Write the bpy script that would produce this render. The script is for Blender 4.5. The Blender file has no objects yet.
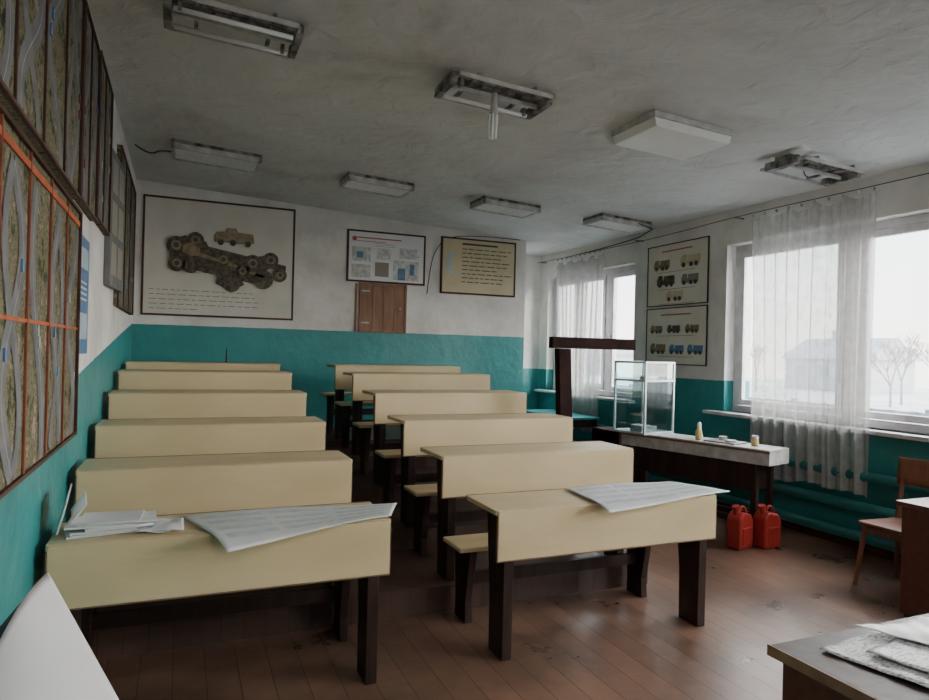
import bpy, bmesh, math, random
from mathutils import Vector, Matrix, Euler
random.seed(4)
COL=bpy.context.scene.collection

# ---------------------------------------------------------------- materials
def mat(name,c1,c2=None,scale=8,rough=.6,bump=0,bscale=None,metal=0,stretch=(1,1,1),detail=5,lo=.35,hi=.65,spec=.5):
    m=bpy.data.materials.new(name);m.use_nodes=True
    nt=m.node_tree;N=nt.nodes;L=nt.links;b=N['Principled BSDF']
    b.inputs['Roughness'].default_value=rough;b.inputs['Metallic'].default_value=metal
    b.inputs['Specular IOR Level'].default_value=spec
    b.inputs['Base Color'].default_value=(*c1,1)
    tc=N.new('ShaderNodeTexCoord');mp=N.new('ShaderNodeMapping');mp.inputs['Scale'].default_value=stretch
    L.new(tc.outputs['Object'],mp.inputs[0])
    if c2:
        n=N.new('ShaderNodeTexNoise');n.inputs['Scale'].default_value=scale;n.inputs['Detail'].default_value=detail
        L.new(mp.outputs[0],n.inputs['Vector'])
        r=N.new('ShaderNodeValToRGB');r.color_ramp.elements[0].position=lo;r.color_ramp.elements[1].position=hi
        r.color_ramp.elements[0].color=(*c1,1);r.color_ramp.elements[1].color=(*c2,1)
        L.new(n.outputs['Fac'],r.inputs[0]);L.new(r.outputs[0],b.inputs['Base Color'])
    if bump:
        n2=N.new('ShaderNodeTexNoise');n2.inputs['Scale'].default_value=bscale or scale;n2.inputs['Detail'].default_value=6
        L.new(mp.outputs[0],n2.inputs['Vector'])
        bp=N.new('ShaderNodeBump');bp.inputs['Strength'].default_value=bump;bp.inputs['Distance'].default_value=.02
        L.new(n2.outputs['Fac'],bp.inputs['Height']);L.new(bp.outputs[0],b.inputs['Normal'])
    return m

def wallmat(name,a,bslope):
    """two-tone wall: oil-painted teal dado below z=a+bslope*y, whitewash above"""
    m=bpy.data.materials.new(name);m.use_nodes=True
    nt=m.node_tree;N=nt.nodes;L=nt.links;b=N['Principled BSDF']
    g=N.new('ShaderNodeNewGeometry');s=N.new('ShaderNodeSeparateXYZ');L.new(g.outputs['Position'],s.inputs[0])
    my=N.new('ShaderNodeMath');my.operation='MULTIPLY_ADD';L.new(s.outputs['Y'],my.inputs[0]);my.inputs[1].default_value=bslope;my.inputs[2].default_value=a
    nz=N.new('ShaderNodeTexNoise');nz.inputs['Scale'].default_value=4;L.new(g.outputs['Position'],nz.inputs['Vector'])
    wob=N.new('ShaderNodeMath');wob.operation='MULTIPLY_ADD';wob.inputs[1].default_value=.012;L.new(nz.outputs['Fac'],wob.inputs[0]);L.new(my.outputs[0],wob.inputs[2])
    lt=N.new('ShaderNodeMath');lt.operation='LESS_THAN';L.new(s.outputs['Z'],lt.inputs[0]);L.new(wob.outputs[0],lt.inputs[1])
    n=N.new('ShaderNodeTexNoise');n.inputs['Scale'].default_value=1.7;n.inputs['Detail'].default_value=9;n.inputs['Roughness'].default_value=.6;L.new(g.outputs['Position'],n.inputs['Vector'])
    w=N.new('ShaderNodeValToRGB');w.color_ramp.elements[0].position=.28;w.color_ramp.elements[1].position=.62
    w.color_ramp.elements[0].color=(.54,.51,.475,1);w.color_ramp.elements[1].color=(.75,.73,.70,1);L.new(n.outputs['Fac'],w.inputs[0])
    t=N.new('ShaderNodeValToRGB');t.color_ramp.elements[0].position=.3;t.color_ramp.elements[1].position=.7
    t.color_ramp.elements[0].color=(.016,.19,.195,1);t.color_ramp.elements[1].color=(.032,.28,.28,1);L.new(n.outputs['Fac'],t.inputs[0])
    mx=N.new('ShaderNodeMixRGB');L.new(lt.outputs[0],mx.inputs[0]);L.new(w.outputs[0],mx.inputs[1]);L.new(t.outputs[0],mx.inputs[2]);L.new(mx.outputs[0],b.inputs['Base Color'])
    ro=N.new('ShaderNodeMath');ro.operation='MULTIPLY_ADD';ro.inputs[1].default_value=-.48;ro.inputs[2].default_value=.88;L.new(lt.outputs[0],ro.inputs[0]);L.new(ro.outputs[0],b.inputs['Roughness'])
    n2=N.new('ShaderNodeTexNoise');n2.inputs['Scale'].default_value=9;n2.inputs['Detail'].default_value=7;L.new(g.outputs['Position'],n2.inputs['Vector'])
    bp=N.new('ShaderNodeBump');bp.inputs['Strength'].default_value=.5;bp.inputs['Distance'].default_value=.02;L.new(n2.outputs['Fac'],bp.inputs['Height']);L.new(bp.outputs[0],b.inputs['Normal'])
    return m

def ceilmat(name):
    m=bpy.data.materials.new(name);m.use_nodes=True
    nt=m.node_tree;N=nt.nodes;L=nt.links;b=N['Principled BSDF'];b.inputs['Roughness'].default_value=.92
    g=N.new('ShaderNodeNewGeometry')
    n=N.new('ShaderNodeTexNoise');n.inputs['Scale'].default_value=.9;n.inputs['Detail'].default_value=10;n.inputs['Roughness'].default_value=.62;n.inputs['Distortion'].default_value=.6;L.new(g.outputs['Position'],n.inputs['Vector'])
    r=N.new('ShaderNodeValToRGB');e=r.color_ramp.elements;e[0].position=.30;e[0].color=(.49,.475,.455,1);e[1].position=.66;e[1].color=(.69,.69,.685,1)
    q=e.new(.45);q.color=(.61,.605,.595,1);L.new(n.outputs['Fac'],r.inputs[0]);L.new(r.outputs[0],b.inputs['Base Color'])
    n2=N.new('ShaderNodeTexNoise');n2.inputs['Scale'].default_value=5;n2.inputs['Detail'].default_value=9;n2.inputs['Distortion'].default_value=.8;L.new(g.outputs['Position'],n2.inputs['Vector'])
    bp=N.new('ShaderNodeBump');bp.inputs['Strength'].default_value=.85;bp.inputs['Distance'].default_value=.035;L.new(n2.outputs['Fac'],bp.inputs['Height']);L.new(bp.outputs[0],b.inputs['Normal'])
    return m

def plankmat(name,c1,c2,width=.115,rough=.3,seam=(.04,.02,.015)):
    m=bpy.data.materials.new(name);m.use_nodes=True
    nt=m.node_tree;N=nt.nodes;L=nt.links;b=N['Principled BSDF']
    g=N.new('ShaderNodeNewGeometry');mp=N.new('ShaderNodeMapping');mp.inputs['Rotation'].default_value=(0,0,math.pi/2);L.new(g.outputs['Position'],mp.inputs[0])
    br=N.new('ShaderNodeTexBrick');br.inputs['Scale'].default_value=1;br.inputs['Brick Width'].default_value=4.1;br.inputs['Row Height'].default_value=width
    br.inputs['Mortar Size'].default_value=.0024;br.inputs['Mortar Smooth'].default_value=.4;br.offset=.37
    br.inputs['Color1'].default_value=(*c1,1);br.inputs['Color2'].default_value=(*c2,1);br.inputs['Mortar'].default_value=(*seam,1)
    L.new(mp.outputs[0],br.inputs['Vector'])
    n=N.new('ShaderNodeTexNoise');n.inputs['Scale'].default_value=1.8;n.inputs['Detail'].default_value=10;n.inputs['Roughness'].default_value=.68;L.new(g.outputs['Position'],n.inputs['Vector'])
    r=N.new('ShaderNodeValToRGB');r.color_ramp.elements[0].position=.33;r.color_ramp.elements[1].position=.66
    r.color_ramp.elements[0].color=(.5,.5,.52,1);r.color_ramp.elements[1].color=(1.45,1.45,1.45,1);L.new(n.outputs['Fac'],r.inputs[0])
    mx=N.new('ShaderNodeMixRGB');mx.blend_type='MULTIPLY';mx.inputs[0].default_value=1;L.new(br.outputs['Color'],mx.inputs[1]);L.new(r.outputs[0],mx.inputs[2]);L.new(mx.outputs[0],b.inputs['Base Color'])
    rr=N.new('ShaderNodeMapRange');rr.inputs['To Min'].default_value=rough-.08;rr.inputs['To Max'].default_value=rough+.22;L.new(n.outputs['Fac'],rr.inputs['Value']);L.new(rr.outputs[0],b.inputs['Roughness'])
    bp=N.new('ShaderNodeBump');bp.inputs['Strength'].default_value=.5;bp.inputs['Distance'].default_value=.007;bp.invert=True
    ad=N.new('ShaderNodeMath');ad.operation='MULTIPLY_ADD';ad.inputs[1].default_value=.5;L.new(n.outputs['Fac'],ad.inputs[0]);L.new(br.outputs['Fac'],ad.inputs[2])
    L.new(ad.outputs[0],bp.inputs['Height']);L.new(bp.outputs[0],b.inputs['Normal'])
    return m

def camomat(name):
    m=bpy.data.materials.new(name);m.use_nodes=True
    nt=m.node_tree;N=nt.nodes;L=nt.links;b=N['Principled BSDF'];b.inputs['Roughness'].default_value=.85;b.inputs['Specular IOR Level'].default_value=.15
    g=N.new('ShaderNodeNewGeometry')
    n=N.new('ShaderNodeTexNoise');n.inputs['Scale'].default_value=12;n.inputs['Detail'].default_value=9;n.inputs['Roughness'].default_value=.75;L.new(g.outputs['Position'],n.inputs['Vector'])
    r=N.new('ShaderNodeValToRGB');e=r.color_ramp.elements
    e[0].position=.38;e[0].color=(.026,.028,.018,1);e[1].position=.45;e[1].color=(.08,.095,.045,1)
    for p,c in((.5,(.24,.20,.135,1)),(.54,(.055,.068,.030,1)),(.60,(.31,.235,.175,1))):
        q=e.new(p);q.color=c
    L.new(n.outputs['Fac'],r.inputs[0]);L.new(r.outputs[0],b.inputs['Base Color'])
    return m

def curtainmat(name,tr=.42):
    m=bpy.data.materials.new(name);m.use_nodes=True
    nt=m.node_tree;N=nt.nodes;L=nt.links;N.clear()
    o=N.new('ShaderNodeOutputMaterial');t=N.new('ShaderNodeBsdfTransparent');d=N.new('ShaderNodeBsdfDiffuse');l=N.new('ShaderNodeBsdfTranslucent')
    d.inputs[0].default_value=(.74,.73,.71,1);l.inputs[0].default_value=(.36,.355,.35,1)
    a=N.new('ShaderNodeMixShader');a.inputs[0].default_value=.35;L.new(d.outputs[0],a.inputs[1]);L.new(l.outputs[0],a.inputs[2])
    tc=N.new('ShaderNodeTexCoord');n=N.new('ShaderNodeTexNoise');n.inputs['Scale'].default_value=14;L.new(tc.outputs['Object'],n.inputs['Vector'])
    mr=N.new('ShaderNodeMapRange');mr.inputs['From Min'].default_value=.35;mr.inputs['From Max'].default_value=.65;mr.inputs['To Min'].default_value=tr-.06;mr.inputs['To Max'].default_value=tr+.06;L.new(n.outputs['Fac'],mr.inputs['Value'])
    x=N.new('ShaderNodeMixShader');L.new(mr.outputs[0],x.inputs[0]);L.new(a.outputs[0],x.inputs[1]);L.new(t.outputs[0],x.inputs[2]);L.new(x.outputs[0],o.inputs[0])
    return m
def glassmat(name,refl=.07,tint=(1,1,1)):
    m=bpy.data.materials.new(name);m.use_nodes=True
    nt=m.node_tree;N=nt.nodes;L=nt.links;N.clear()
    o=N.new('ShaderNodeOutputMaterial');t=N.new('ShaderNodeBsdfTransparent');t.inputs[0].default_value=(*tint,1);g=N.new('ShaderNodeBsdfGlossy');g.inputs['Roughness'].default_value=.03
    x=N.new('ShaderNodeMixShader');x.inputs[0].default_value=refl;L.new(t.outputs[0],x.inputs[1]);L.new(g.outputs[0],x.inputs[2]);L.new(x.outputs[0],o.inputs[0])
    return m

M={}
M['wl']=wallmat('wall_paint_left',.985,.0955)
M['wb']=wallmat('wall_paint_back',1.77,-.0)
M['wr']=wallmat('wall_paint_right',1.31,0)
M['ceil']=ceilmat('ceiling_whitewash')
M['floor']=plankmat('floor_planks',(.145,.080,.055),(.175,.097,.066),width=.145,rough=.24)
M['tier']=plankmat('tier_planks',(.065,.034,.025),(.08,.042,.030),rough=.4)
M['desk']=mat('cream_desk_paint',(.55,.435,.245),(.67,.54,.325),scale=2.4,rough=.42,stretch=(.6,2,2),bump=.1,bscale=16,detail=9,lo=.3,hi=.62)
M['edge']=mat('desk_edge_wood',(.16,.09,.05),(.24,.15,.08),scale=10,rough=.6)
M['leg']=mat('dark_leg_wood',(.020,.011,.009),(.042,.021,.015),scale=6,rough=.5,stretch=(3,3,.6),bump=.1,spec=.3)
M['stand']=mat('stand_wood',(.022,.012,.011),(.04,.018,.016),scale=6,rough=.8,spec=.08)
M['frame']=mat('dark_frame_wood',(.05,.022,.015),(.09,.04,.025),scale=8,rough=.6,spec=.3)
M['brown']=mat('brown_door_wood',(.20,.095,.05),(.27,.14,.08),scale=5,rough=.6,stretch=(4,4,.7),bump=.15)
M['white']=mat('white_window_paint',(.52,.50,.52),(.66,.64,.66),scale=7,rough=.5,bump=.1)
M['dirtywhite']=mat('dirty_white_enamel',(.42,.41,.39),(.60,.59,.58),scale=12,rough=.5)
M['lampwhite']=mat('lamp_diffuser',(.80,.79,.76),(.84,.83,.80),scale=5,rough=.4)
M['rust']=mat('rusty_metal',(.06,.05,.045),(.34,.32,.30),scale=14,rough=.6,metal=.3)
M['tube']=mat('glass_tube',(.85,.85,.83),rough=.25)
M['cable']=mat('black_cable',(.02,.02,.02),rough=.6)
M['beige']=mat('poster_beige',(.57,.54,.48),(.64,.61,.55),scale=3,rough=.6)
M['beige2']=mat('poster_beige_dull',(.64,.60,.51),(.72,.68,.59),scale=3,rough=.6)
M['gold']=mat('poster_gold',(.50,.43,.26),(.58,.50,.32),scale=3,rough=.5)
M['pw']=mat('poster_white',(.64,.65,.66),(.70,.70,.71),scale=4,rough=.5)
M['red']=mat('poster_red',(.42,.10,.07),rough=.6)
M['blue']=mat('poster_blue',(.06,.15,.32),(.12,.23,.38),scale=9,rough=.5)
M['cyan']=mat('poster_cyan',(.30,.42,.48),(.45,.54,.57),scale=9,rough=.5)
M['palepic']=mat('poster_picture',(.35,.38,.38),(.60,.60,.58),scale=22,rough=.5)
M['mapprint']=mat('map_printing',(.46,.52,.54),(.60,.63,.62),scale=30,rough=.5)
M['ink']=mat('ink',(.06,.055,.05),rough=.7)
M['ink2']=mat('faded_ink',(.25,.23,.19),rough=.7)
M['olive']=mat('olive_relief',(.17,.125,.06),(.29,.22,.12),scale=18,rough=.45)
M['olive2']=mat('brown_relief',(.030,.023,.014),(.12,.09,.05),scale=22,rough=.5,lo=.4,hi=.6)
M['camo']=camomat('terrain_print')
M['road']=mat('road_grey',(.14,.142,.142),(.20,.20,.198),scale=10,rough=.9,spec=.1)
M['line']=mat('road_line_white',(.38,.38,.37),rough=.9,spec=.1)
M['orange']=mat('orange_frame',(.50,.13,.055),(.34,.09,.04),scale=9,rough=.7,spec=.2)
M['rust2']=mat('redbrown_divider',(.18,.06,.035),(.24,.08,.045),scale=9,rough=.7,spec=.2)
M['paper']=mat('white_paper',(.66,.67,.69),(.74,.75,.76),scale=4,rough=.55)
M['map']=mat('printed_map',(.60,.65,.66),(.70,.73,.72),scale=7,rough=.45,detail=8,lo=.4,hi=.6)
M['news']=mat('newsprint',(.25,.26,.28),(.64,.65,.67),scale=60,rough=.5,detail=4,lo=.42,hi=.5,stretch=(1,3,1))
M['redp']=mat('red_plastic',(.28,.022,.018),(.36,.03,.025),scale=6,rough=.4)
M['teal']=mat('teal_pipe_paint',(.018,.15,.15),(.028,.20,.20),scale=5,rough=.4)
M['tealtop']=mat('teal_tabletop',(.02,.24,.26),(.03,.28,.30),scale=5,rough=.4)
M['alu']=mat('aluminium_profile',(.50,.58,.60),(.60,.68,.70),scale=8,rough=.35,metal=.4)
M['glass']=glassmat('clear_glass',.06)
M['cglass']=glassmat('case_glass',.10,(.90,.97,.97))
M['curt']=curtainmat('sheer_curtain',.38)
M['chair']=mat('chair_wood',(.16,.055,.03),(.22,.085,.045),scale=6,rough=.4,stretch=(1,4,1))
M['cabinet']=mat('cabinet_redwood',(.085,.028,.022),(.13,.045,.03),scale=6,rough=.35,stretch=(1,4,4))
M['yel']=mat('yellow_plastic',(.55,.42,.18),rough=.4)
M['greym']=mat('grey_metal',(.30,.31,.32),(.38,.39,.4),scale=10,rough=.4,metal=.5)
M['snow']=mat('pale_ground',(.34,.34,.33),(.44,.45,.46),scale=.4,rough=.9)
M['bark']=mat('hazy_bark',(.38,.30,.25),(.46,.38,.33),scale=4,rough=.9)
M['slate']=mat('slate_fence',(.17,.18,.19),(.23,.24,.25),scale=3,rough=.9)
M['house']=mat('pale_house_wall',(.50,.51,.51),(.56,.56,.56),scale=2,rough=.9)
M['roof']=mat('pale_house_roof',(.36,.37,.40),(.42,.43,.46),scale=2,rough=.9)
M['darkpaper']=mat('dark_backing_card',(.05,.06,.065),(.08,.09,.1),scale=3,rough=.8)

# ---------------------------------------------------------------- builders
class G:
    def __init__(s,name,loc=(0,0,0),rot=(0,0,0)):
        e=bpy.data.objects.new(name,None);e.empty_display_size=.1;COL.objects.link(e)
        e.location=loc;e.rotation_euler=rot;s.e=e
def fin(g,name,bm,m,bev=0,smooth=False):
    me=bpy.data.meshes.new(name);bmesh.ops.recalc_face_normals(bm,faces=bm.faces);bm.to_mesh(me);bm.free()
    o=bpy.data.objects.new(name,me);COL.objects.link(o);me.materials.append(M[m])
    if smooth:
        for p in me.polygons:p.use_smooth=True
    if isinstance(g,G):o.parent=g.e
    if bev:
        b=o.modifiers.new('bevel','BEVEL');b.width=bev;b.segments=2;b.limit_method='ANGLE'
    return o
def addbox(bm,a,b,rot=None,piv=None):
    c=[(a[i]+b[i])/2 for i in range(3)];s=[abs(b[i]-a[i]) for i in range(3)]
    mtx=Matrix.Translation(c)@(Euler(rot).to_matrix().to_4x4() if rot else Matrix.Identity(4))@Matrix.Diagonal((*s,1))
    bmesh.ops.create_cube(bm,size=1,matrix=mtx)
def box(g,name,a,b,m,bev=0,rot=None):
    bm=bmesh.new();addbox(bm,a,b,rot);return fin(g,name,bm,m,bev)
def multi(g,name,L,m,bev=0):
    bm=bmesh.new()
    for q in L: addbox(bm,*q)
    return fin(g,name,bm,m,bev)
def addcyl(bm,p,q,r,r2=None,seg=16):
    p=Vector(p);q=Vector(q);d=q-p
    mtx=Matrix.Translation((p+q)/2)@d.to_track_quat('Z','Y').to_matrix().to_4x4()
    bmesh.ops.create_cone(bm,cap_ends=True,segments=seg,radius1=r,radius2=r if r2 is None else r2,depth=d.length,matrix=mtx)
def cyls(g,name,L,m,seg=16,smooth=False):
    bm=bmesh.new()
    for q in L: addcyl(bm,*q,seg=seg)
    return fin(g,name,bm,m,0,smooth)
def prism(g,name,pts,ax,a,b,m,bev=0):
    bm=bmesh.new()
    def v(p,t):
        l=list(p);l.insert(ax,t);return bm.verts.new(l)
    A=[v(p,a) for p in pts];B=[v(p,b) for p in pts];n=len(pts)
    bm.faces.new(A);bm.faces.new(B[::-1])
    for i in range(n): bm.faces.new((A[i],A[(i+1)%n],B[(i+1)%n],B[i]))
    return fin(g,name,bm,m,bev)
def lathe(g,name,prof,m,c=(0,0,0),seg=20):
    bm=bmesh.new();rs=[]
    for r,z in prof: rs.append([bm.verts.new((c[0]+r*math.cos(2*math.pi*i/seg),c[1]+r*math.sin(2*math.pi*i/seg),c[2]+z)) for i in range(seg)])
    for a,b in zip(rs,rs[1:]):
        for i in range(seg): bm.faces.new((a[i],a[(i+1)%seg],b[(i+1)%seg],b[i]))
    bm.faces.new(rs[0]);bm.faces.new(rs[-1]);return fin(g,name,bm,m,0,True)
def sheet(g,name,f,nu,nv,m,thick=0):
    bm=bmesh.new();V=[[bm.verts.new(f(i/nu,j/nv)) for j in range(nv+1)] for i in range(nu+1)]
    for i in range(nu):
        for j in range(nv): bm.faces.new((V[i][j],V[i+1][j],V[i+1][j+1],V[i][j+1]))
    o=fin(g,name,bm,m,0,True)
    if thick:
        s=o.modifiers.new('s','SOLIDIFY');s.thickness=thick
    return o
def wire(g,name,pts,r,m):
    c=bpy.data.curves.new(name,'CURVE');c.dimensions='3D';c.bevel_depth=r;c.bevel_resolution=2
    s=c.splines.new('NURBS');s.points.add(len(pts)-1)
    for i,p in enumerate(pts): s.points[i].co=(*p,1)
    s.use_endpoint_u=True;s.order_u=3
    o=bpy.data.objects.new(name,c);COL.objects.link(o);c.materials.append(M[m]);
    if isinstance(g,G):o.parent=g.e
    return o
def bil(A,B,C,D,u,v):
    A,B,C,D=map(Vector,(A,B,C,D));return A.lerp(B,u).lerp(D.lerp(C,u),v)

# ---------------------------------------------------------------- room shell
XL,XR,YB,YF=-.5,5.2,8.3,-2.6
YA=9.3
def cz(x): return 3.385-.054*(x+.5)
box(None,'floor',(XL-.3,YF-.3,-.2),(XR+.4,YA+.3,0),'floor')
bm=bmesh.new()
P=[(XL-.3,YF-.3),(XR+.5,YF-.3),(XR+.5,YA+.3),(XL-.3,YA+.3)]
A=[bm.verts.new((x,y,cz(x))) for x,y in P];B=[bm.verts.new((x,y,cz(x)+.2)) for x,y in P]
bm.faces.new(A);bm.faces.new(B)
for i in range(4): bm.faces.new((A[i],A[(i+1)%4],B[(i+1)%4],B[i]))
fin(None,'ceiling',bm,'ceil')
box(None,'wall_left',(XL-.25,YF-.25,0),(XL,YB+.2,3.5),'wl')
box(None,'wall_back',(XL,YB,0),(4.4,YA+.25,3.5),'wb')
box(None,'wall_alcove',(4.4,YA,0),(XR+.35,YA+.25,3.5),'wr')
box(None,'wall_front',(XL,YF-.25,0),(XR+.35,YF,3.5),'wr')
WIN=[(2.45,5.37),(6.9,9.05),(-2.0,1.3)]
Z0,Z1=1.0,2.72
L=[];cur=YF
for a,b in sorted(WIN):
    L.append(((XR,cur,0),(XR+.35,a,3.5)));L.append(((XR,a,0),(XR+.35,b,Z0)));L.append(((XR,a,Z1),(XR+.35,b,3.5)));cur=b
L.append(((XR,cur,0),(XR+.35,YA,3.5)))
multi(None,'wall_right',L,'wr')
box(None,'baseboard_right',(XR-.02,YF,0),(XR,YA,.09),'frame')

# tiers
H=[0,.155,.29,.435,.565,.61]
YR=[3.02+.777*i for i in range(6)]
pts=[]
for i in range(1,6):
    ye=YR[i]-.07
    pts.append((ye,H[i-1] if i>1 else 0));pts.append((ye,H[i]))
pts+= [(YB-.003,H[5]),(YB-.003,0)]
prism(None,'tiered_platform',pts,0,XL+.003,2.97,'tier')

# windows
def window(i,a,b,mull):
    g=G('window_%d'%i,(XR+.17,a,Z0));w=b-a;h=Z1-Z0;L=[]
    L+=[((-.05,0,0),(.05,w,.07)),((-.05,0,h-.07),(.05,w,h)),((-.05,0,.07),(.05,.07,h-.07)),((-.05,w-.07,.07),(.05,w,h-.07))]
    e=[.07]
    for m,ww in mull:
        L.append(((-.05,m-a-ww/2,.07),(.05,m-a+ww/2,h-.07)));e+=[m-a-ww/2,m-a+ww/2]
    e.append(w-.07)
    multi(g,'outer_frame',L,'white',.006);S=[];P=[]
    for k in range(0,len(e),2):
        y0,y1=e[k]+.005,e[k+1]-.005
        if y1-y0<.1: continue
        S+=[((-.065,y0,.075),(-.02,y0+.06,h-.075)),((-.065,y1-.06,.075),(-.02,y1,h-.075)),((-.065,y0+.06,.075),(-.02,y1-.06,.135)),((-.065,y0+.06,h-.135),(-.02,y1-.06,h-.075))]
        P.append(((-.045,y0+.06,.135),(-.041,y1-.06,h-.135)))
    multi(g,'sashes',S,'white',.005);multi(g,'panes',P,'glass')
    cyls(g,'latch',[((-.09,e[1]-.03,h*.45),(-.09,e[1]-.03,h*.45+.1),.008),((-.09,e[1]-.03,h*.45+.05),(-.06,e[1]-.03,h*.45+.05),.012)],'greym')
    box(g,'sill_board',(-.27,-.06,-.035),(-.05,w+.2,0),'white',.006)
window(1,2.45,5.37,[(4.03,.16)])
window(2,6.9,9.05,[(7.62,.12),(8.35,.12)])
window(3,-2.0,1.3,[(-.9,.12),(.2,.12)])

# ---------------------------------------------------------------- school benches
def bench(x0,x1,y,z,seat=True,hh=.763):
    g=G('school_bench_desk',(x0,y,z));w=x1-x0
    box(g,'front_panel',(.004,-.022,hh-.25),(w-.004,0,hh-.002),'desk',.004)
    multi(g,'panel_edge_strips',[((0,-.020,hh-.256),(w,-.002,hh-.2505)),((0,-.021,hh-.25),(.0035,-.001,hh-.027)),((w-.0035,-.021,hh-.25),(w,-.001,hh-.027))],'edge')
    box(g,'desktop',(-.004,.0,hh-.026),(w+.004,.37,hh),'desk',.004)
    box(g,'desktop_back_edge',(-.004,.3705,hh-.028),(w+.004,.378,hh+.002),'edge',.002)
    for k,xx in enumerate((.05,w-.10)):
        prism(g,'leg_%d'%(k+1),[(0.001,hh-.027),(.22,hh-.027),(.17,.30),(.165,0),(.005,0)],0,xx,xx+.055,'leg',.004)
    box(g,'book_shelf',(.106,.05,hh-.18),(w-.101,.20,hh-.16),'leg')
    if seat:
        box(g,'seat',(-.01,.43,.425),(w+.01,.70,.452),'desk',.008)
        for k,xx in enumerate((.06,w-.11)):
            prism(g,'seat_leg_%d'%(k+1),[(.45,.424),(.68,.424),(.655,.12),(.66,0),(.50,0),(.51,.12)],0,xx,xx+.045,'leg',.004)
        box(g,'stretcher',(.106,.56,.20),(w-.111,.59,.27),'leg')
    return g
HH=[.763,.763,.763,.763,.763,.775]
for i in range(6):
    bench(-.46,.92,YR[i],H[i],True,HH[i])
    bench(1.47,2.87,YR[i],H[i],True,HH[i])

# ---------------------------------------------------------------- ceiling lamps
tilt=math.atan(.054)
def lamp_open(x,y,bulb=False,damage=0):
    g=G('fluorescent_ceiling_lamp',(x,y,cz(x)),(0,tilt,0))
    w,d=.33,.21
    box(g,'backplate',(-w,-.07,-.03),(w,.07,-.001),'rust',.003)
    L=[((-w,-d,-.075),(w,-d+.012,-.05)),((-w,d-.012,-.075),(w,d,-.05)),((-w,-d,-.075),(-w+.012,d,-.05)),((w-.012,-d,-.075),(w,d,-.05)),
       ((-w,-.012,-.075),(w,.012,-.05))]
    multi(g,'frame',L,'dirtywhite')
    E=[]
    for sx in(-1,1):
        E.append(((sx*w-.02,-.15,-.095),(sx*w+.02,.15,-.03)))
    multi(g,'end_caps',E,'rust',.004)
    multi(g,'brackets',[((-.2,-d,-.05),(-.18,d,-.03)),((.18,-d,-.05),(.2,d,-.03)),((-.28,-.13,-.1),(-.26,-.08,-.05)),((.26,.08,-.1),(.28,.13,-.05)),((-.1,-.05,-.05),(.12,.05,-.03))],'rust')
    if damage<2:
        cyls(g,'tubes',[((-w+.03,yy,-.09),(w-.03,yy,-.09),.013) for yy in ((-.11,.11) if damage==0 else (.11,))],'tube',12,True)
    else:
        wire(g,'loose_wire',[(-.1,0,-.05),(-.05,.04,-.12),(.05,-.03,-.10),(.12,.02,-.05)],.005,'cable')
    if bulb:
        cyls(g,'socket',[((.0,-.02,-.05),(.0,-.02,-.13),.02),((0,-.02,-.13),(0,-.02,-.19),.024,.028)],'dirtywhite')
        T=[]
        for k in range(6):
            a=k*math.pi/3;T.append(((.024*math.cos(a),-.02+.024*math.sin(a),-.19),(.024*math.cos(a),-.02+.024*math.sin(a),-.34),.010))
        cyls(g,'bulb_tubes',T,'tube',10,True)
def lamp_box(x,y):
    g=G('square_ceiling_lamp',(x,y,cz(x)),(0,tilt,0))
    box(g,'housing',(-.35,-.25,-.04),(.35,.25,-.001),'dirtywhite',.004)
    prism(g,'diffuser',[(-.34,-.041),(.34,-.041),(.32,-.10),(-.32,-.10)],1,-.24,.24,'lampwhite',.008)
def lamp_grille(x,y,s=1):
    g=G('louvred_ceiling_lamp',(x,y,cz(x)),(0,tilt,0))
    g.e.scale=(s,s,1)
    w,d=.34,.19
    box(g,'housing',(-w,-d,-.03),(w,d,-.001),'rust')
    multi(g,'side_frame',[((-w,-d,-.08),(w,-d+.015,-.03)),((-w,d-.015,-.08),(w,d,-.03)),((-w,-d,-.08),(-w+.03,d,-.03)),((w-.03,-d,-.08),(w,d,-.03))],'dirtywhite',.003)
    multi(g,'louvre_slats',[((-w+.03,-d+.04+.065*k,-.078),(w-.03,-d+.055+.065*k,-.04)) for k in range(5)],'lampwhite')
    multi(g,'cross_blades',[((-.22+.11*k,-d+.015,-.07),(-.217+.11*k,d-.015,-.05)) for k in range(5)],'dirtywhite')
lamp_open(.23,3.86);lamp_open(1.82,3.92,True,1);lamp_box(3.23,3.90);lamp_open(4.58,3.84,False,2)
lamp_grille(.27,6.66,1.13);lamp_grille(1.8,6.66);lamp_grille(3.24,6.62);lamp_grille(4.60,6.46)
wc=G('ceiling_cable',(0,0,0))
wire(wc,'cable_b',[(-.07,6.8,cz(-.1)-.03),(-.2,6.75,cz(-.2)-.03),(-.3,6.7,cz(-.3)-.12),(-.42,6.75,cz(-.4)-.03)],.007,'cable')
wire(wc,'cable_c',[(4.7,6.3,cz(4.7)-.02),(4.9,6.2,cz(4.9)-.1),(5.05,6.4,cz(5)-.05),(5.16,6.9,2.98),(5.17,8.5,2.97)],.007,'cable')

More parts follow.
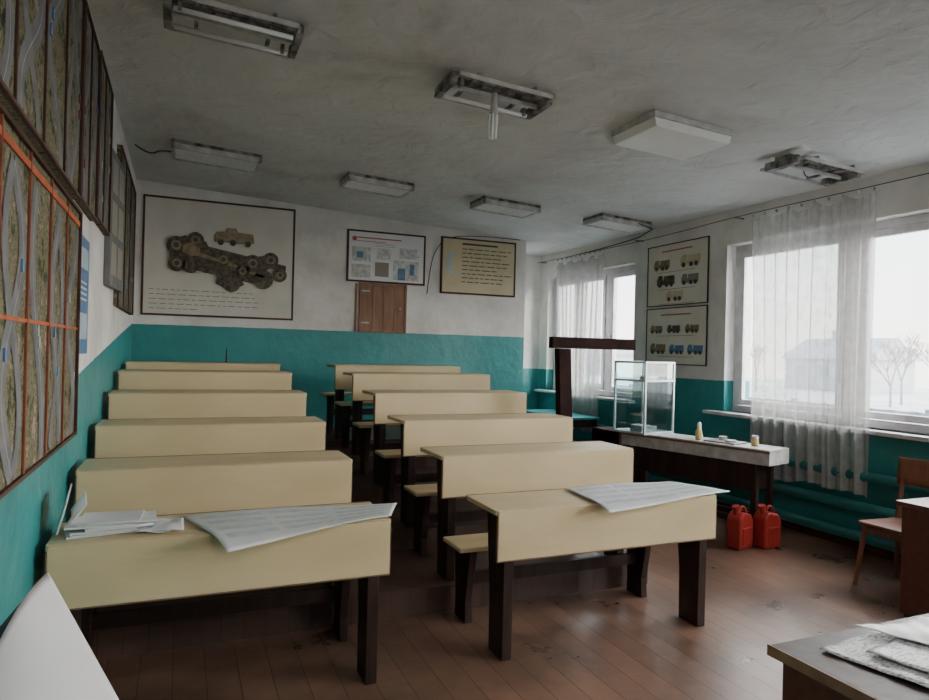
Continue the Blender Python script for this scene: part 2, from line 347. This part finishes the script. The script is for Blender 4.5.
# ---------------------------------------------------------------- back wall posters
def framed(name,x0,x1,z0,z1,bg,th=.03,fw=.022):
    g=G(name,(x0,YB-.002,z0));w=x1-x0;h=z1-z0
    box(g,'board',(fw,-th+.008,fw),(w-fw,0,h-fw),bg)
    multi(g,'frame',[((0,-th,0),(w,0,fw)),((0,-th,h-fw),(w,0,h)),((0,-th,fw),(fw,0,h-fw)),((w-fw,-th,fw),(w,0,h-fw))],'frame',.002)
    return g,w,h,-th+.008
g,w,h,f=framed('gearbox_diagram_poster',-.42,1.24,1.88,3.22,'beige')
sx=w/148;sz=h/126
def q(px,py): return ((px-145)*sx,(319-py)*sz)
def poly(name,pts,m,d=.02): prism(g,name,[q(*p) for p in pts],1,f-d,f,m)
poly('frame_rail_1',[(186,243),(192,240),(284,258),(284,264),(190,250)],'olive2',.02)
poly('frame_rail_2',[(186,262),(194,258),(270,276),(266,283),(190,268)],'olive2',.018)
poly('engine_block',[(170,240),(184,233),(204,238),(210,252),(203,266),(184,270),(170,258)],'olive2',.035)
poly('engine_cover',[(182,244),(190,240),(198,245),(199,252),(190,255),(182,251)],'olive',.045)
poly('gearbox',[(208,246),(230,248),(237,260),(229,268),(208,264)],'olive2',.03)
poly('axle_housing',[(234,256),(262,248),(272,256),(258,272),(238,270)],'olive2',.03)
poly('rear_axle',[(216,270),(236,267),(242,282),(228,289),(214,282)],'olive2',.022)
W=[(176,244,9),(194,237,8),(177,263,8),(204,264,7),(221,256,8),(250,258,9),(268,253,8),(261,275,10),(278,269,7),(230,282,8),(240,267,7),(190,264,8)]
C=[]
for px,py,r in W:
    x,z=q(px,py);C.append(((x,f,z),(x,f-.04,z),r*sx))
cyls(g,'wheels_and_gears',C,'olive2',20)
C=[];C2=[]
for px,py,r in W[::2]+[W[1],W[5]]:
    x,z=q(px,py);C.append(((x,f-.04,z),(x,f-.046,z),r*sx*.55));C2.append(((x,f-.046,z),(x,f-.052,z),r*sx*.3))
cyls(g,'hubs',C,'olive',16);cyls(g,'hub_caps',C2,'ink',12)
poly('drive_shaft',[(226,258),(262,271),(261,274),(225,262)],'olive',.04)
poly('front_shaft',[(196,250),(222,257),(221,260),(195,254)],'olive',.042)
poly('truck_body',[(212,230),(214,226),(222,225),(224,221),(233,221),(235,225),(250,226),(251,236),(212,237)],'olive',.02)
poly('truck_window',[(225,222.5),(231.5,222.5),(232,226),(224,226)],'ink2',.022)
C=[((q(p,237)[0],f,q(p,237)[1]),(q(p,237)[0],f-.028,q(p,237)[1]),3*sx) for p in (218,230,245)]
cyls(g,'truck_wheels',C,'ink',12)
L=[]
for r in range(5):
    x=152;yy=291+r*5
    while x<252-(r==4)*60:
        l=random.uniform(3,9);a=q(x,yy);b=q(min(x+l,256),yy+.8);L.append(((a[0],f-.001,a[1]),(b[0],f,b[1])));x+=l+2
multi(g,'caption_text',L,'ink2')

g,w,h,f=framed('safety_poster',1.88,2.91,2.40,3.05,'pw')
multi(g,'red_lines',[((.12,f-.001,h-.10),(.7,f,h-.085)),((.12,f-.001,h-.14),(.5,f,h-.132)),((w-.32,f-.001,.36),(w-.08,f,.37))],'red')
multi(g,'picture_left',[((.06,f-.002,.06),(.30,f,.22)),((.06,f-.002,.26),(.30,f,.44))],'palepic')
multi(g,'picture_right',[((.60,f-.002,.05),(.94,f,.30)),((.68,f-.002,.33),(.92,f,.46))],'palepic')
multi(g,'picture_right_detail',[((.66,f-.004,.05),(.76,f,.20)),((.82,f-.004,.12),(.88,f,.26)),((.12,f-.004,.30),(.2,f,.38))],'blue')
multi(g,'picture_centre',[((.36,f-.002,.08),(.54,f,.26))],'ink2')
multi(g,'picture_centre_2',[((.38,f-.002,.3),(.56,f,.44))],'palepic')
cyls(g,'red_badge',[((.09,f,h-.11),(.09,f-.003,h-.11),.03)],'red')
multi(g,'text',[((.36+.0*k,f-.001,.46+.018*k),(.62,f,.464+.018*k)) for k in range(3)],'ink2')

g,w,h,f=framed('instruction_board',3.13,4.23,2.32,3.07,'gold')
L=[((.30,f-.001,h-.09),(.82,f,h-.065))]
for r in range(9):
    x=.30;z=h-.15-r*.055
    while x<w-.12-(r%3)*.08:
        l=random.uniform(.05,.13);L.append(((x,f-.001,z),(min(x+l,w-.07),f,z+.012)));x+=l+.02
multi(g,'text',L,'ink')
pts=[]
for k in range(13):
    a=math.radians(100+k*13);pts.append((.24+.17*math.cos(a),.40+.17*math.sin(a)))
for k in range(12,-1,-1):
    a=math.radians(100+k*13);pts.append((.26+.13*math.cos(a),.41+.14*math.sin(a)))
prism(g,'crescent_emblem',pts,1,f-.002,f,'cyan')

g=G('door_1',(2.08,YB-.002,1.80));w,h=.56,.565
multi(g,'casing',[((-.03,-.03,-.03),(0,0,h+.03)),((w,-.03,-.03),(w+.03,0,h+.03)),((0,-.03,-.03),(w,0,0)),((0,-.03,h),(w,0,h+.03))],'brown',.002)
multi(g,'planks',[((k*w/4+.002,-.018,0),((k+1)*w/4-.002,0,h)) for k in range(4)],'brown',.002)
cyls(g,'knob',[((w-.06,-.018,h/2),(w-.06,-.05,h/2),.015)],'greym')
multi(g,'hinges',[((.0,-.022,.08),(.1,-.018,.1)),((.0,-.022,.48),(.1,-.018,.50))],'greym')
box(None,'trim_1',(2.0,YB-.02,1.77),(2.02,YB-.001,2.38),'brown')
g=G('wall_cable');wire(g,'cable',[(2.95,YB-.008,2.3),(2.98,YB-.008,2.6),(3.05,YB-.008,2.9),(3.3,YB-.008,3.14),(4.3,YB-.008,3.12)],.005,'cable')

# ---------------------------------------------------------------- left wall boards
def ribbon(g,name,pts,wd,x,m):
    bm=bmesh.new();v=[]
    for i,p in enumerate(pts):
        a=Vector(pts[max(i-1,0)]);b=Vector(pts[min(i+1,len(pts)-1)]);t=(b-a).normalized();n=Vector((-t.y,t.x))*wd/2;p=Vector(p)
        v.append((bm.verts.new((x,p.x+n.x,p.y+n.y)),bm.verts.new((x,p.x-n.x,p.y-n.y))))
    for a,b in zip(v,v[1:]): bm.faces.new((a[0],b[0],b[1],a[1]))
    return fin(g,name,bm,m)
def board(y0,y1,z0,z1,n,top=None,name='road_situation_board'):
    g=G(name,(XL+.002,y0,z0));w=y1-y0;h=z1-z0;pw=w/n
    box(g,'backing',(0,0,0),(.025,w,h),'camo')
    L=[((.025,k*pw-.006,0),(.034,k*pw+.006,h)) for k in range(1,n)]
    multi(g,'dividers',L,'rust2' if top else 'frame',.002)
    multi(g,'rim',[((0.026,0,0),(.040,w,.015)),((.026,0,h-.015),(.040,w,h)),((.026,0,.015),(.040,.018,h-.015)),((.026,w-.018,.015),(.040,w,h-.015))],'frame',.002)
    if top: multi(g,'title_strips',[((.0265,0.02,h-.075),(.032,w-.02,h-.05)),((.0265,.02,h*.47),(.032,w-.02,h*.47+.012))],'orange')
    for k in range(n):
        ya=k*pw+.02;yb=(k+1)*pw-.02;cm=(ya+yb)/2;hh=h-(.09 if top else .02);half=max((yb-ya)/2-.055,.03)
        ph=random.uniform(0,6.28);fr=random.uniform(.7,1.3)
        f1=[(cm+half*math.sin(ph+fr*t/24*math.pi*2),.03+(hh-.04)*t/24) for t in range(25)]
        f2=[(cm-half*math.sin(ph+.9+fr*.8*t/24*math.pi*2),.03+(hh-.04)*t/24) for t in range(25)]
        ribbon(g,'road_a_%d'%k,f1,.10,.0275,'road')
        if k%2==0: ribbon(g,'road_b_%d'%k,f2,.07,.028,'road')
        ribbon(g,'line_a_%d'%k,f1,.004,.0288,'line')
        multi(g,'cars_%d'%k,[((.029,f1[t][0]-.012,f1[t][1]),(.034,f1[t][0]+.012,f1[t][1]+.04)) for t in random.sample(range(3,20),2)],random.choice(('rust2','blue','line')))
board(1.42,3.78,1.10,2.19,6,True)
board(1.45,3.72,2.24,3.20,5)
board(3.74,4.40,2.25,3.22,2)
board(4.42,5.15,2.28,3.25,2)
g=G('grey_display_panel',(XL+.002,5.2,1.95),(0,0,-.06))
box(g,'board',(.0,0,0),(.035,.62,.95),'road',.003)
multi(g,'pictures',[((.035,.05,.08+.29*k),(.038,.28,.31+.29*k)) for k in range(3)]+[((.035,.33,.08+.29*k),(.038,.57,.31+.29*k)) for k in range(3)],'ink2')
board(5.95,7.75,1.85,3.12,3,name='vehicle_display_board')
g=G('blue_wall_poster',(XL+.002,3.86,1.49))
box(g,'sheet',(0,0,0),(.008,.5,.63),'blue')
multi(g,'printed_blocks',[((.008,.06,.08),(.0095,.44,.22)),((.008,.06,.46),(.0095,.44,.57))],'cyan')
multi(g,'text',[((.008,.06,.29+.03*k),(.0095,.40,.30+.03*k)) for k in range(4)],'pw')

# ---------------------------------------------------------------- right wall posters
def vehicle(g,y,z,s,m,n=2):
    p=[(0,.03),(0,.09),(.03,.14),(.09,.14),(.10,.08),(.12,.08),(.12,.13),(.30,.13),(.30,.03)]
    prism(g,'vehicle',[(y-a*s,z+b*s) for a,b in p],0,-.012,-.008,m)
    cyls(g,'vehicle_wheels',[((-.008,y-a*s,z+.03*s),(-.015,y-a*s,z+.03*s),.028*s) for a in (.05,.17,.25)],'ink',12)
def rposter(name,y0,y1,z0,z1,rows):
    g=G(name,(XR-.002,y0,z0));w=y1-y0;h=z1-z0
    box(g,'sheet',(-.008,0,0),(0,w,h),'beige2')
    multi(g,'edge',[((-.014,0,0),(0,w,.012)),((-.014,0,h-.012),(0,w,h)),((-.014,0,.012),(0,.012,h-.012)),((-.014,w-.012,.012),(0,w,h-.012))],'frame')
    box(g,'title',(-.009,w*.25,h-.09),(-.008,w*.75,h-.075),'red')
    for z,vs in rows:
        for k,(yy,s,m) in enumerate(vs): vehicle(g,w-yy,z,s,m)
        box(g,'caption',(-.009,w*.2,z-.03),(-.008,w*.8,z-.024),'ink2')
rposter('vehicle_types_poster',5.62,6.64,2.14,2.86,[(.42,[(.12,.9,'olive'),(.58,1.0,'gold')]),(.22,[(.18,1.0,'olive2'),(.6,.9,'ink2')]),(.05,[(.35,.9,'gold')])])
rposter('military_transport_poster',5.62,6.64,1.46,2.12,[(.36,[(.08,.7,'olive'),(.38,.7,'olive2'),(.68,.7,'olive')]),(.12,[(.08,.9,'olive'),(.42,.8,'blue'),(.72,.8,'blue')])])

# ---------------------------------------------------------------- curtains
def curtain(y0,y1,zt,zb,x,folds,pinch=.0,seed=0):
    g=G('sheer_curtain',(x,y0,0));w=y1-y0
    def f(u,v):
        z=zt+(zb-zt)*v
        c=.5+(u-.5)*(1-pinch*math.sin(v*math.pi)*.5-pinch*v*.6)
        xo=.026*math.sin(u*folds*2*math.pi+seed+.8*math.sin(u*9))*(.7+.3*v)+.014*math.sin(u*folds*4.3*math.pi+v*3)+.012*math.sin(u*5+v*4)
        return (xo,c*w,z-.03*abs(math.sin(u*folds*math.pi*.5))*(1-v)**6*2+(.025*math.sin(u*5)+.012*math.sin(u*17))*v)
    sheet(g,'cloth',f,140,30,'curt')
    return g
curtain(3.66,4.93,2.94,.46,XR-.12,9,.06)
curtain(7.45,8.6,2.90,.50,XR-.12,9,.12,1.3)
g=G('curtain_wire',(XR-.12,0,0))
wire(g,'wire',[(0,1.9,2.96),(0,3.6,2.955),(0,5,2.97),(0,6.2,2.935),(0,7.4,2.94),(0,9.2,2.96)],.004,'cable')
multi(g,'wall_brackets',[((0,yy,2.955),(.12,yy+.012,2.967)) for yy in (2.2,5.15,6.75,9.1)],'rust')
cyls(g,'rings',[((0,yy,2.935),(0,yy+.004,2.935),.016) for yy in [3.68+.137*k for k in range(10)]+[7.5+.12*k for k in range(10)]],'greym',12)

# ---------------------------------------------------------------- pipes under windows
g=G('heating_pipes')
cyls(g,'pipes',[((XR-.09,1.0,z),(XR-.09,6.7,z),.042) for z in (.62,.37,.13)]+[((XR-.09,6.7,.09),(XR-.09,6.7,.66),.042),((XR-.09,6.9,.30),(XR-.09,9.0,.30),.042),((XR-.09,6.9,.6),(XR-.09,9.0,.6),.042)],'teal',20,True)
multi(g,'wall_hooks',[((XR-.06,yy,z-.06),(XR,yy+.02,z-.045)) for yy in (2,3.5,5,6.4) for z in (.62,.37,.13)],'teal')

# ---------------------------------------------------------------- exhibit table with glass case
ang=math.atan2(.38,1.42)
g=G('exhibit_table',(4.47,4.10,0),(0,0,ang))
TW,TL,TH=.33,1.52,.80
box(g,'top',(0,0,TH-.025),(TW,TL,TH),'dirtywhite',.003)
multi(g,'apron',[((.0,.0,TH-.13),(.02,TL,TH-.026)),((.02,0,TH-.13),(TW,.02,TH-.026)),((.02,TL-.02,TH-.13),(TW,TL,TH-.026))],'dirtywhite',.002)
box(g,'edge_band',(-.004,-.004,TH-.03),(.0,TL,TH-.012),'edge')
multi(g,'legs',[((a,b,0),(a+.05,b+.05,TH-.13)) for a in (.02,TW-.07) for b in (.12,TL-.1)],'leg',.003)
box(g,'drawer_box',(.03,.15,TH-.36),(TW-.03,TL-.12,TH-.131),'leg',.004)
multi(g,'stretchers',[((.03,.17,.15),(.06,TL-.1,.2)),((TW-.06,.17,.15),(TW-.03,TL-.1,.2))],'leg')
def loc(x,y,z):
    c,s=math.cos(ang),math.sin(ang);return (4.47+x*c-y*s,4.10+x*s+y*c,z)
g=G('glass_display_case',(4.06,5.19,TH+.001),(0,0,.2))
w,d,h=.43,.40,.70;t=.02
E=[]
for a in (0,w-t):
    for b in (0,d-t): E.append(((a,b,0),(a+t,b+t,h)))
for z in (0,h-t,h*.72):
    E+=[((t,0,z),(w-t,t,z+t)),((t,d-t,z),(w-t,d,z+t)),((0,t,z),(t,d-t,z+t)),((w-t,t,z),(w,d-t,z+t))]
multi(g,'aluminium_frame',E,'alu',.002)
multi(g,'glass_panes',[((t,.008,t),(w-t,.011,h-t)),((t,d-.011,t),(w-t,d-.008,h-t)),((.008,t,t),(.011,d-t,h-t)),((w-.011,t,t),(w-.008,d-t,h-t)),((t,t,h-.012),(w-t,d-t,h-.008))],'cglass')
box(g,'shelf',(t,t,h*.72+.004),(w-t,d-t,h*.72+.010),'cglass')
box(g,'base_board',(t,t,.003),(w-t,d-t,.014),'dirtywhite')
multi(g,'models',[((.08,.1,.014),(.2,.25,.08)),((.25,.15,.014),(.36,.3,.06)),((.1,.1,h*.72+.011),(.3,.16,h*.72+.05))],'greym',.005)
g=G('model_base_plate',loc(.05,.34,TH+.001),(0,0,ang))
box(g,'plate',(0,0,0),(.22,.30,.012),'greym',.003)
cyls(g,'discs',[((.08,.08,.012),(.08,.08,.03),.05),((.15,.2,.012),(.15,.2,.045),.035)],'dirtywhite',24)
g=G('yellow_bottle',loc(.10,.72,TH+.001))
lathe(g,'body',[(.028,0),(.032,.01),(.032,.07),(.024,.09),(.012,.1),(.012,.12)],'yel');cyls(g,'cap',[((0,0,.12),(0,0,.14),.014)],'pw')
g=G('plaster_cone',loc(.20,.78,TH+.001));lathe(g,'body',[(.035,0),(.035,.03),(.022,.05),(.018,.13),(.010,.15)],'pw')
g=G('small_jar',loc(.17,.22,TH+.001));lathe(g,'body',[(.028,0),(.03,.01),(.03,.06),(.022,.07)],'yel');cyls(g,'lid',[((0,0,.07),(0,0,.09),.026)],'pw')

# ---------------------------------------------------------------- red canisters
def canister(x,y,r):
    g=G('red_canister',(x,y,0),(0,0,r))
    pr=[(-.10,0),(.10,0),(.105,.02),(.105,.22),(.07,.28),(.02,.285),(-.02,.30),(-.05,.30),(-.10,.25),(-.105,.02)]
    prism(g,'body',pr,1,-.065,.065,'redp',.02)
    prism(g,'side_rib',[(-.07,.04),(.07,.04),(.07,.18),(-.07,.18)],1,-.072,.072,'redp',.01)
    cyls(g,'neck_and_cap',[((-.05,0,.28),(-.065,0,.33),.025),((-.062,0,.325),(-.07,0,.35),.03)],'redp',20)
    wire(g,'handle',[(-.01,0,.28),(0,0,.33),(.03,0,.335),(.07,0,.32),(.09,0,.26)],.011,'redp')
canister(4.26,4.19,.25);canister(4.50,4.14,.1)

# ---------------------------------------------------------------- dark L-shaped stand
g=G('wooden_display_stand',(3.03,5.0,0))
prism(g,'post',[(-.06,1.60),(.06,1.60),(.14,.0),(.02,.0)],1,-.04,.04,'stand',.004)
box(g,'crossbar',(-.12,-.035,1.602),(.74,.035,1.70),'stand',.004)
multi(g,'foot',[((-.04,-.3,0),(.18,-.05,.06)),((-.04,.05,0),(.18,.3,.06))],'stand',.004)

# ---------------------------------------------------------------- alcove table, spare shelf
g=G('teal_side_table',(4.45,7.3,0))
box(g,'top',(0,0,.72),(.55,1.2,.75),'tealtop',.004)
multi(g,'legs',[((a,b,0),(a+.045,b+.045,.72)) for a in (.02,.48) for b in (.02,1.13)],'leg')
multi(g,'apron',[((.03,.03,.62),(.05,1.17,.72)),((.03,.02,.62),(.52,.04,.72))],'leg')
g=G('wooden_crate_shelf',(4.40,6.05,0))
multi(g,'carcass',[((0,0,0),(.4,.025,.72)),((0,.5,0),(.4,.525,.72)),((0,.025,.695),(.4,.5,.72)),((0,.025,.3),(.4,.5,.32)),((.38,.025,0),(.4,.5,.695))],'stand',.002)

# ---------------------------------------------------------------- chair + desk at right
g=G('wooden_chair',(4.36,2.84,0))
prism(g,'seat',[(0,.02),(.02,0),(.40,.02),(.40,.38),(.02,.40),(0,.38)],2,.425,.445,'chair',.006)
cyls(g,'legs',[((.04,.04,.425),(.0,.0,0),.02,.013),((.04,.36,.425),(0,.40,0),.02,.013)],'chair')
cyls(g,'back_posts',[((.37,.04,.445),(.46,.03,.86),.018,.012),((.37,.36,.445),(.46,.37,.86),.018,.012),((.37,.04,.425),(.42,.01,0),.018,.013),((.37,.36,.425),(.42,.39,0),.018,.013)],'chair')
sheet(g,'backrest',lambda u,v:(.415+.02*v*1.0+.03*math.sin(u*math.pi),.0+.40*u,.68+.19*v),14,4,'chair',.012)
multi(g,'rails',[((.03,.05,.37),(.05,.35,.41)),((.05,.03,.37),(.37,.05,.41)),((.05,.35,.37),(.37,.37,.41))],'chair')
g=G('writing_desk',(4.10,2.15,0))
box(g,'top',(-.02,-.02,.67),(.92,.63,.70),'cabinet',.004)
multi(g,'pedestal',[((0,0,.02),(.03,.6,.67)),((.86,0,.02),(.89,.6,.67)),((.03,.57,.25),(.86,.59,.67)),((.03,.01,.5),(.86,.03,.66))],'cabinet',.003)
cyls(g,'knob',[((.4,.01,.58),(.4,-.02,.58),.015)],'greym')
multi(g,'feet',[((.0,.02,0),(.03,.07,.02)),((.0,.52,0),(.03,.57,.02)),((.86,.02,0),(.89,.07,.02)),((.86,.52,0),(.89,.57,.02))],'leg')

# ---------------------------------------------------------------- teacher's desk, right foreground
g=G('teacher_desk',(1.54,.68,0))
box(g,'top',(0,0,.725),(1.35,.72,.75),'leg',.004)
box(g,'top_edge_strip',(-.006,.0,.722),(-.0005,.72,.752),'edge')
multi(g,'side_panels',[((.02,.03,0),(.045,.69,.724)),((1.30,.03,0),(1.325,.69,.724))],'cabinet',.003)
box(g,'modesty_panel',(.046,.66,.2),(1.299,.68,.724),'cabinet',.003)
g=G('newspaper_sheets',(1.54,.68,.7515))
def crumple(A,B,C,D,amp,seed):
    def f(u,v):
        p=bil(A,B,C,D,u,v);p.z+=amp*(1+math.sin(u*7+seed)*math.cos(v*5+seed*2))*.5+amp*.4*abs(math.sin(u*15+v*11+seed));return p
    return f
sheet(g,'sheet_a',crumple((.10,.64,.001),(.62,.70,.001),(.9,.35,.001),(.18,.30,.001),.005,1),24,24,'news',.001)
sheet(g,'sheet_b',crumple((.19,.57,.009),(.66,.66,.009),(.95,.30,.009),(.27,.24,.009),.006,3),24,24,'news',.001)
sheet(g,'sheet_c',crumple((.30,.69,.018),(.60,.62,.018),(.78,.3,.018),(.42,.45,.018),.006,5),24,24,'map',.001)

# ---------------------------------------------------------------- maps and paper on benches
def flatmap(A,B,C,D):
    g=G('paper_map',(0,3.02,.764))
    def f(u,v):
        p=bil(A,B,C,D,u,v);e=max(0,-.025-p.y);p.z+=.003-e*e*.9+.004*(1+math.sin(u*6+v*3))
        p.z+=.012*(1-v)**3*(1-abs(2*u-1));return p
    sheet(g,'sheet',f,40,16,'map',.001)
    def strip(name,ua,va,ub,vb,wd,m):
        def s(u,v):
            a=f(ua+(ub-ua)*u,min(1,va+(vb-va)*u+wd*v));a.z+=.0022;return a
        sheet(g,name,s,30,1,m)
    for k in range(4):
        for j in range(3): strip('printed_block_%d_%d'%(k,j),.05+.31*j,.12+.2*k,.32+.31*j,.12+.2*k,.10,'mapprint')
    return g
flatmap((.02,.30,0),(1.04,.28,0),(.93,.02,0),(.19,-.22,0))
flatmap((2.08,.34,0),(2.84,.36,0),(2.96,-.03,.006),(2.02,-.17,0))
g=G('paper_pile',(-.43,3.05,.7645))
z=0
for k in range(7):
    a=random.uniform(-.25,.25);w=random.uniform(.22,.3);d=random.uniform(.16,.2);t=random.choice((.004,.008,.012))
    cx=.17+random.uniform(-.03,.05);cy=.13
    box(g,'booklet_%d'%k,(cx-w/2,cy-d/2,z+.0005),(cx+w/2,cy+d/2,z+t),random.choice(('paper','pw','map')),0,(0,0,a));z+=t+.001
box(g,'leaning_folder',(.0,.04,.03),(.006,.26,.17),'paper',0,(.15,.25,.1))
box(g,'leaning_sheet',(.05,.08,.05),(.054,.27,.14),'map',0,(.1,.6,.2))
for k in range(2):
    x=.33+.05*k;sheet(g,'loose_sheet_%d'%k,crumple((x-.06,.03,.002+.003*k),(x+.08,.0,.002+.003*k),(x+.08,.2,.002+.003*k),(x-.03,.24,.002+.003*k),.008,k),10,10,'paper',.001)

# curled drawing sheets on a small stand at the near left
g=G('side_stand',(-.49,.5,0))
box(g,'top',(0,0,.74),(.45,.75,.76),'frame',.003)
multi(g,'legs',[((a,b,0),(a+.04,b+.04,.74)) for a in (.01,.40) for b in (.02,.69)],'leg')
g=G('drawing_sheets',(0,0,0))
def sh(A,B,C,D,c):
    def f(u,v):
        p=bil(A,B,C,D,u,v);p.z+=c*math.sin(v*math.pi)*(1-u*.3);return p
    return f
sheet(g,'sheet_1',sh((-.27,1.80,1.02),(.02,1.22,.765),(-.20,1.0,.78),(-.315,1.50,.955),.02),20,20,'paper',.0015)
sheet(g,'sheet_2',sh((-.30,1.76,.985),(-.04,1.16,.762),(-.22,.95,.765),(-.345,1.47,.945),.008),20,20,'darkpaper',.0015)
sheet(g,'sheet_3',sh((-.36,1.72,.97),(-.08,1.14,.762),(-.28,.88,.762),(-.45,1.36,.92),.01),12,12,'pw',.0015)
g=G('wooden_pointer',(.42,6.86,1.388))
cyls(g,'rod',[((0,.2,0),(0,.2,.14),.008,.005)],'leg')

# ---------------------------------------------------------------- exterior
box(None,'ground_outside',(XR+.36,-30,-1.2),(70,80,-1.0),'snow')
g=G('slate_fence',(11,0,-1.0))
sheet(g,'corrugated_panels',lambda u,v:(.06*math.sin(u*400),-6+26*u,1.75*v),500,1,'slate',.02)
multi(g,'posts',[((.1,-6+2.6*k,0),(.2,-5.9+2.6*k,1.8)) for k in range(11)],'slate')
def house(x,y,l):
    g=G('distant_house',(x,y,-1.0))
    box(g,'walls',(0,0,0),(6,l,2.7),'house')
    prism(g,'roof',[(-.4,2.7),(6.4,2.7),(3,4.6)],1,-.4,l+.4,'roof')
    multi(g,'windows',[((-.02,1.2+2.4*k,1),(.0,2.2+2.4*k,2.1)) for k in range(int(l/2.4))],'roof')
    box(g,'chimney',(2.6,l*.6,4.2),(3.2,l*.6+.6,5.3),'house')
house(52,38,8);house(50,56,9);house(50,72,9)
def tree(x,y,h,seed):
    rnd=random.Random(seed);g=G('bare_tree',(x,y,-1.0));L=[]
    def br(p,d,l,r,n):
        q=p+d*l;L.append((p,q,r,r*.7))
        if n==0:return
        for k in range(3):
            nd=(d+Vector((rnd.uniform(-.7,.7),rnd.uniform(-.7,.7),rnd.uniform(-.1,.5)))).normalized()
            br(q,nd,l*rnd.uniform(.6,.8),r*.62,n-1)
    br(Vector((0,0,0)),Vector((0,0,1)),h*.2,.09,5)
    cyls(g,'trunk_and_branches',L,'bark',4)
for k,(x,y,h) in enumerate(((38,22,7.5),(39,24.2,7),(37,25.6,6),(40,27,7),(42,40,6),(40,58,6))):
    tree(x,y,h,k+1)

# ---------------------------------------------------------------- light
w=bpy.data.worlds.new('world');bpy.context.scene.world=w;w.use_nodes=True
nt=w.node_tree;N=nt.nodes;bg=N['Background']
tc=N.new('ShaderNodeTexCoord');s=N.new('ShaderNodeSeparateXYZ');nt.links.new(tc.outputs['Generated'],s.inputs[0])
r=N.new('ShaderNodeValToRGB');r.color_ramp.elements[0].position=.0;r.color_ramp.elements[0].color=(.95,.92,.87,1)
r.color_ramp.elements[1].position=.4;r.color_ramp.elements[1].color=(.60,.77,.93,1)
nt.links.new(s.outputs['Z'],r.inputs[0]);nt.links.new(r.outputs[0],bg.inputs[0]);bg.inputs[1].default_value=6.3
def sun(name,d,st,ang,col):
    l=bpy.data.lights.new(name,'SUN');l.energy=st;l.angle=math.radians(ang);l.color=col
    o=bpy.data.objects.new(name,l);COL.objects.link(o);o.location=(12,3,8);o.rotation_euler=Vector(d).to_track_quat('-Z','Y').to_euler()
sun('sky_light',(-1,.12,-.22),40,115,(1,.965,.91))
for i,(a,b) in enumerate(WIN):
    l=bpy.data.lights.new('portal','AREA');l.shape='RECTANGLE';l.size=Z1-Z0;l.size_y=b-a;l.cycles.is_portal=True
    o=bpy.data.objects.new('window_portal_%d'%i,l);COL.objects.link(o);o.location=(XR+.34,(a+b)/2,(Z0+Z1)/2);o.rotation_euler=(0,math.pi/2,0)
# added fill lights behind the camera, with made-up tube fixtures above them
for i,x in enumerate((1.0,3.6)):
    lamp_open(x,-1.2)
    l=bpy.data.lights.new('fill_light','AREA');l.shape='RECTANGLE';l.size=.6;l.size_y=.2;l.energy=33;l.color=(1,.96,.9)
    o=bpy.data.objects.new('fill_light_%d'%i,l);COL.objects.link(o);o.location=(x,-1.2,cz(x)-.13);o.rotation_euler=(math.radians(25),0,0)

# ---------------------------------------------------------------- camera
yaw=math.radians(22.9);a=.024;p=.003
F=Vector((math.sin(yaw)*math.cos(p),math.cos(yaw)*math.cos(p),math.sin(p)));R=Vector((math.cos(yaw),-math.sin(yaw),0));U=R.cross(F)
r_=R*math.cos(a)+U*math.sin(a);u_=U*math.cos(a)-R*math.sin(a)
cam=bpy.data.cameras.new('camera');co=bpy.data.objects.new('camera',cam);COL.objects.link(co)
mt=Matrix((r_,u_,-F)).transposed().to_4x4();mt.translation=(0,0,1.55);co.matrix_world=mt
cam.sensor_width=36;cam.lens=672/929*36;cam.clip_start=.02;cam.clip_end=200
bpy.context.scene.camera=co
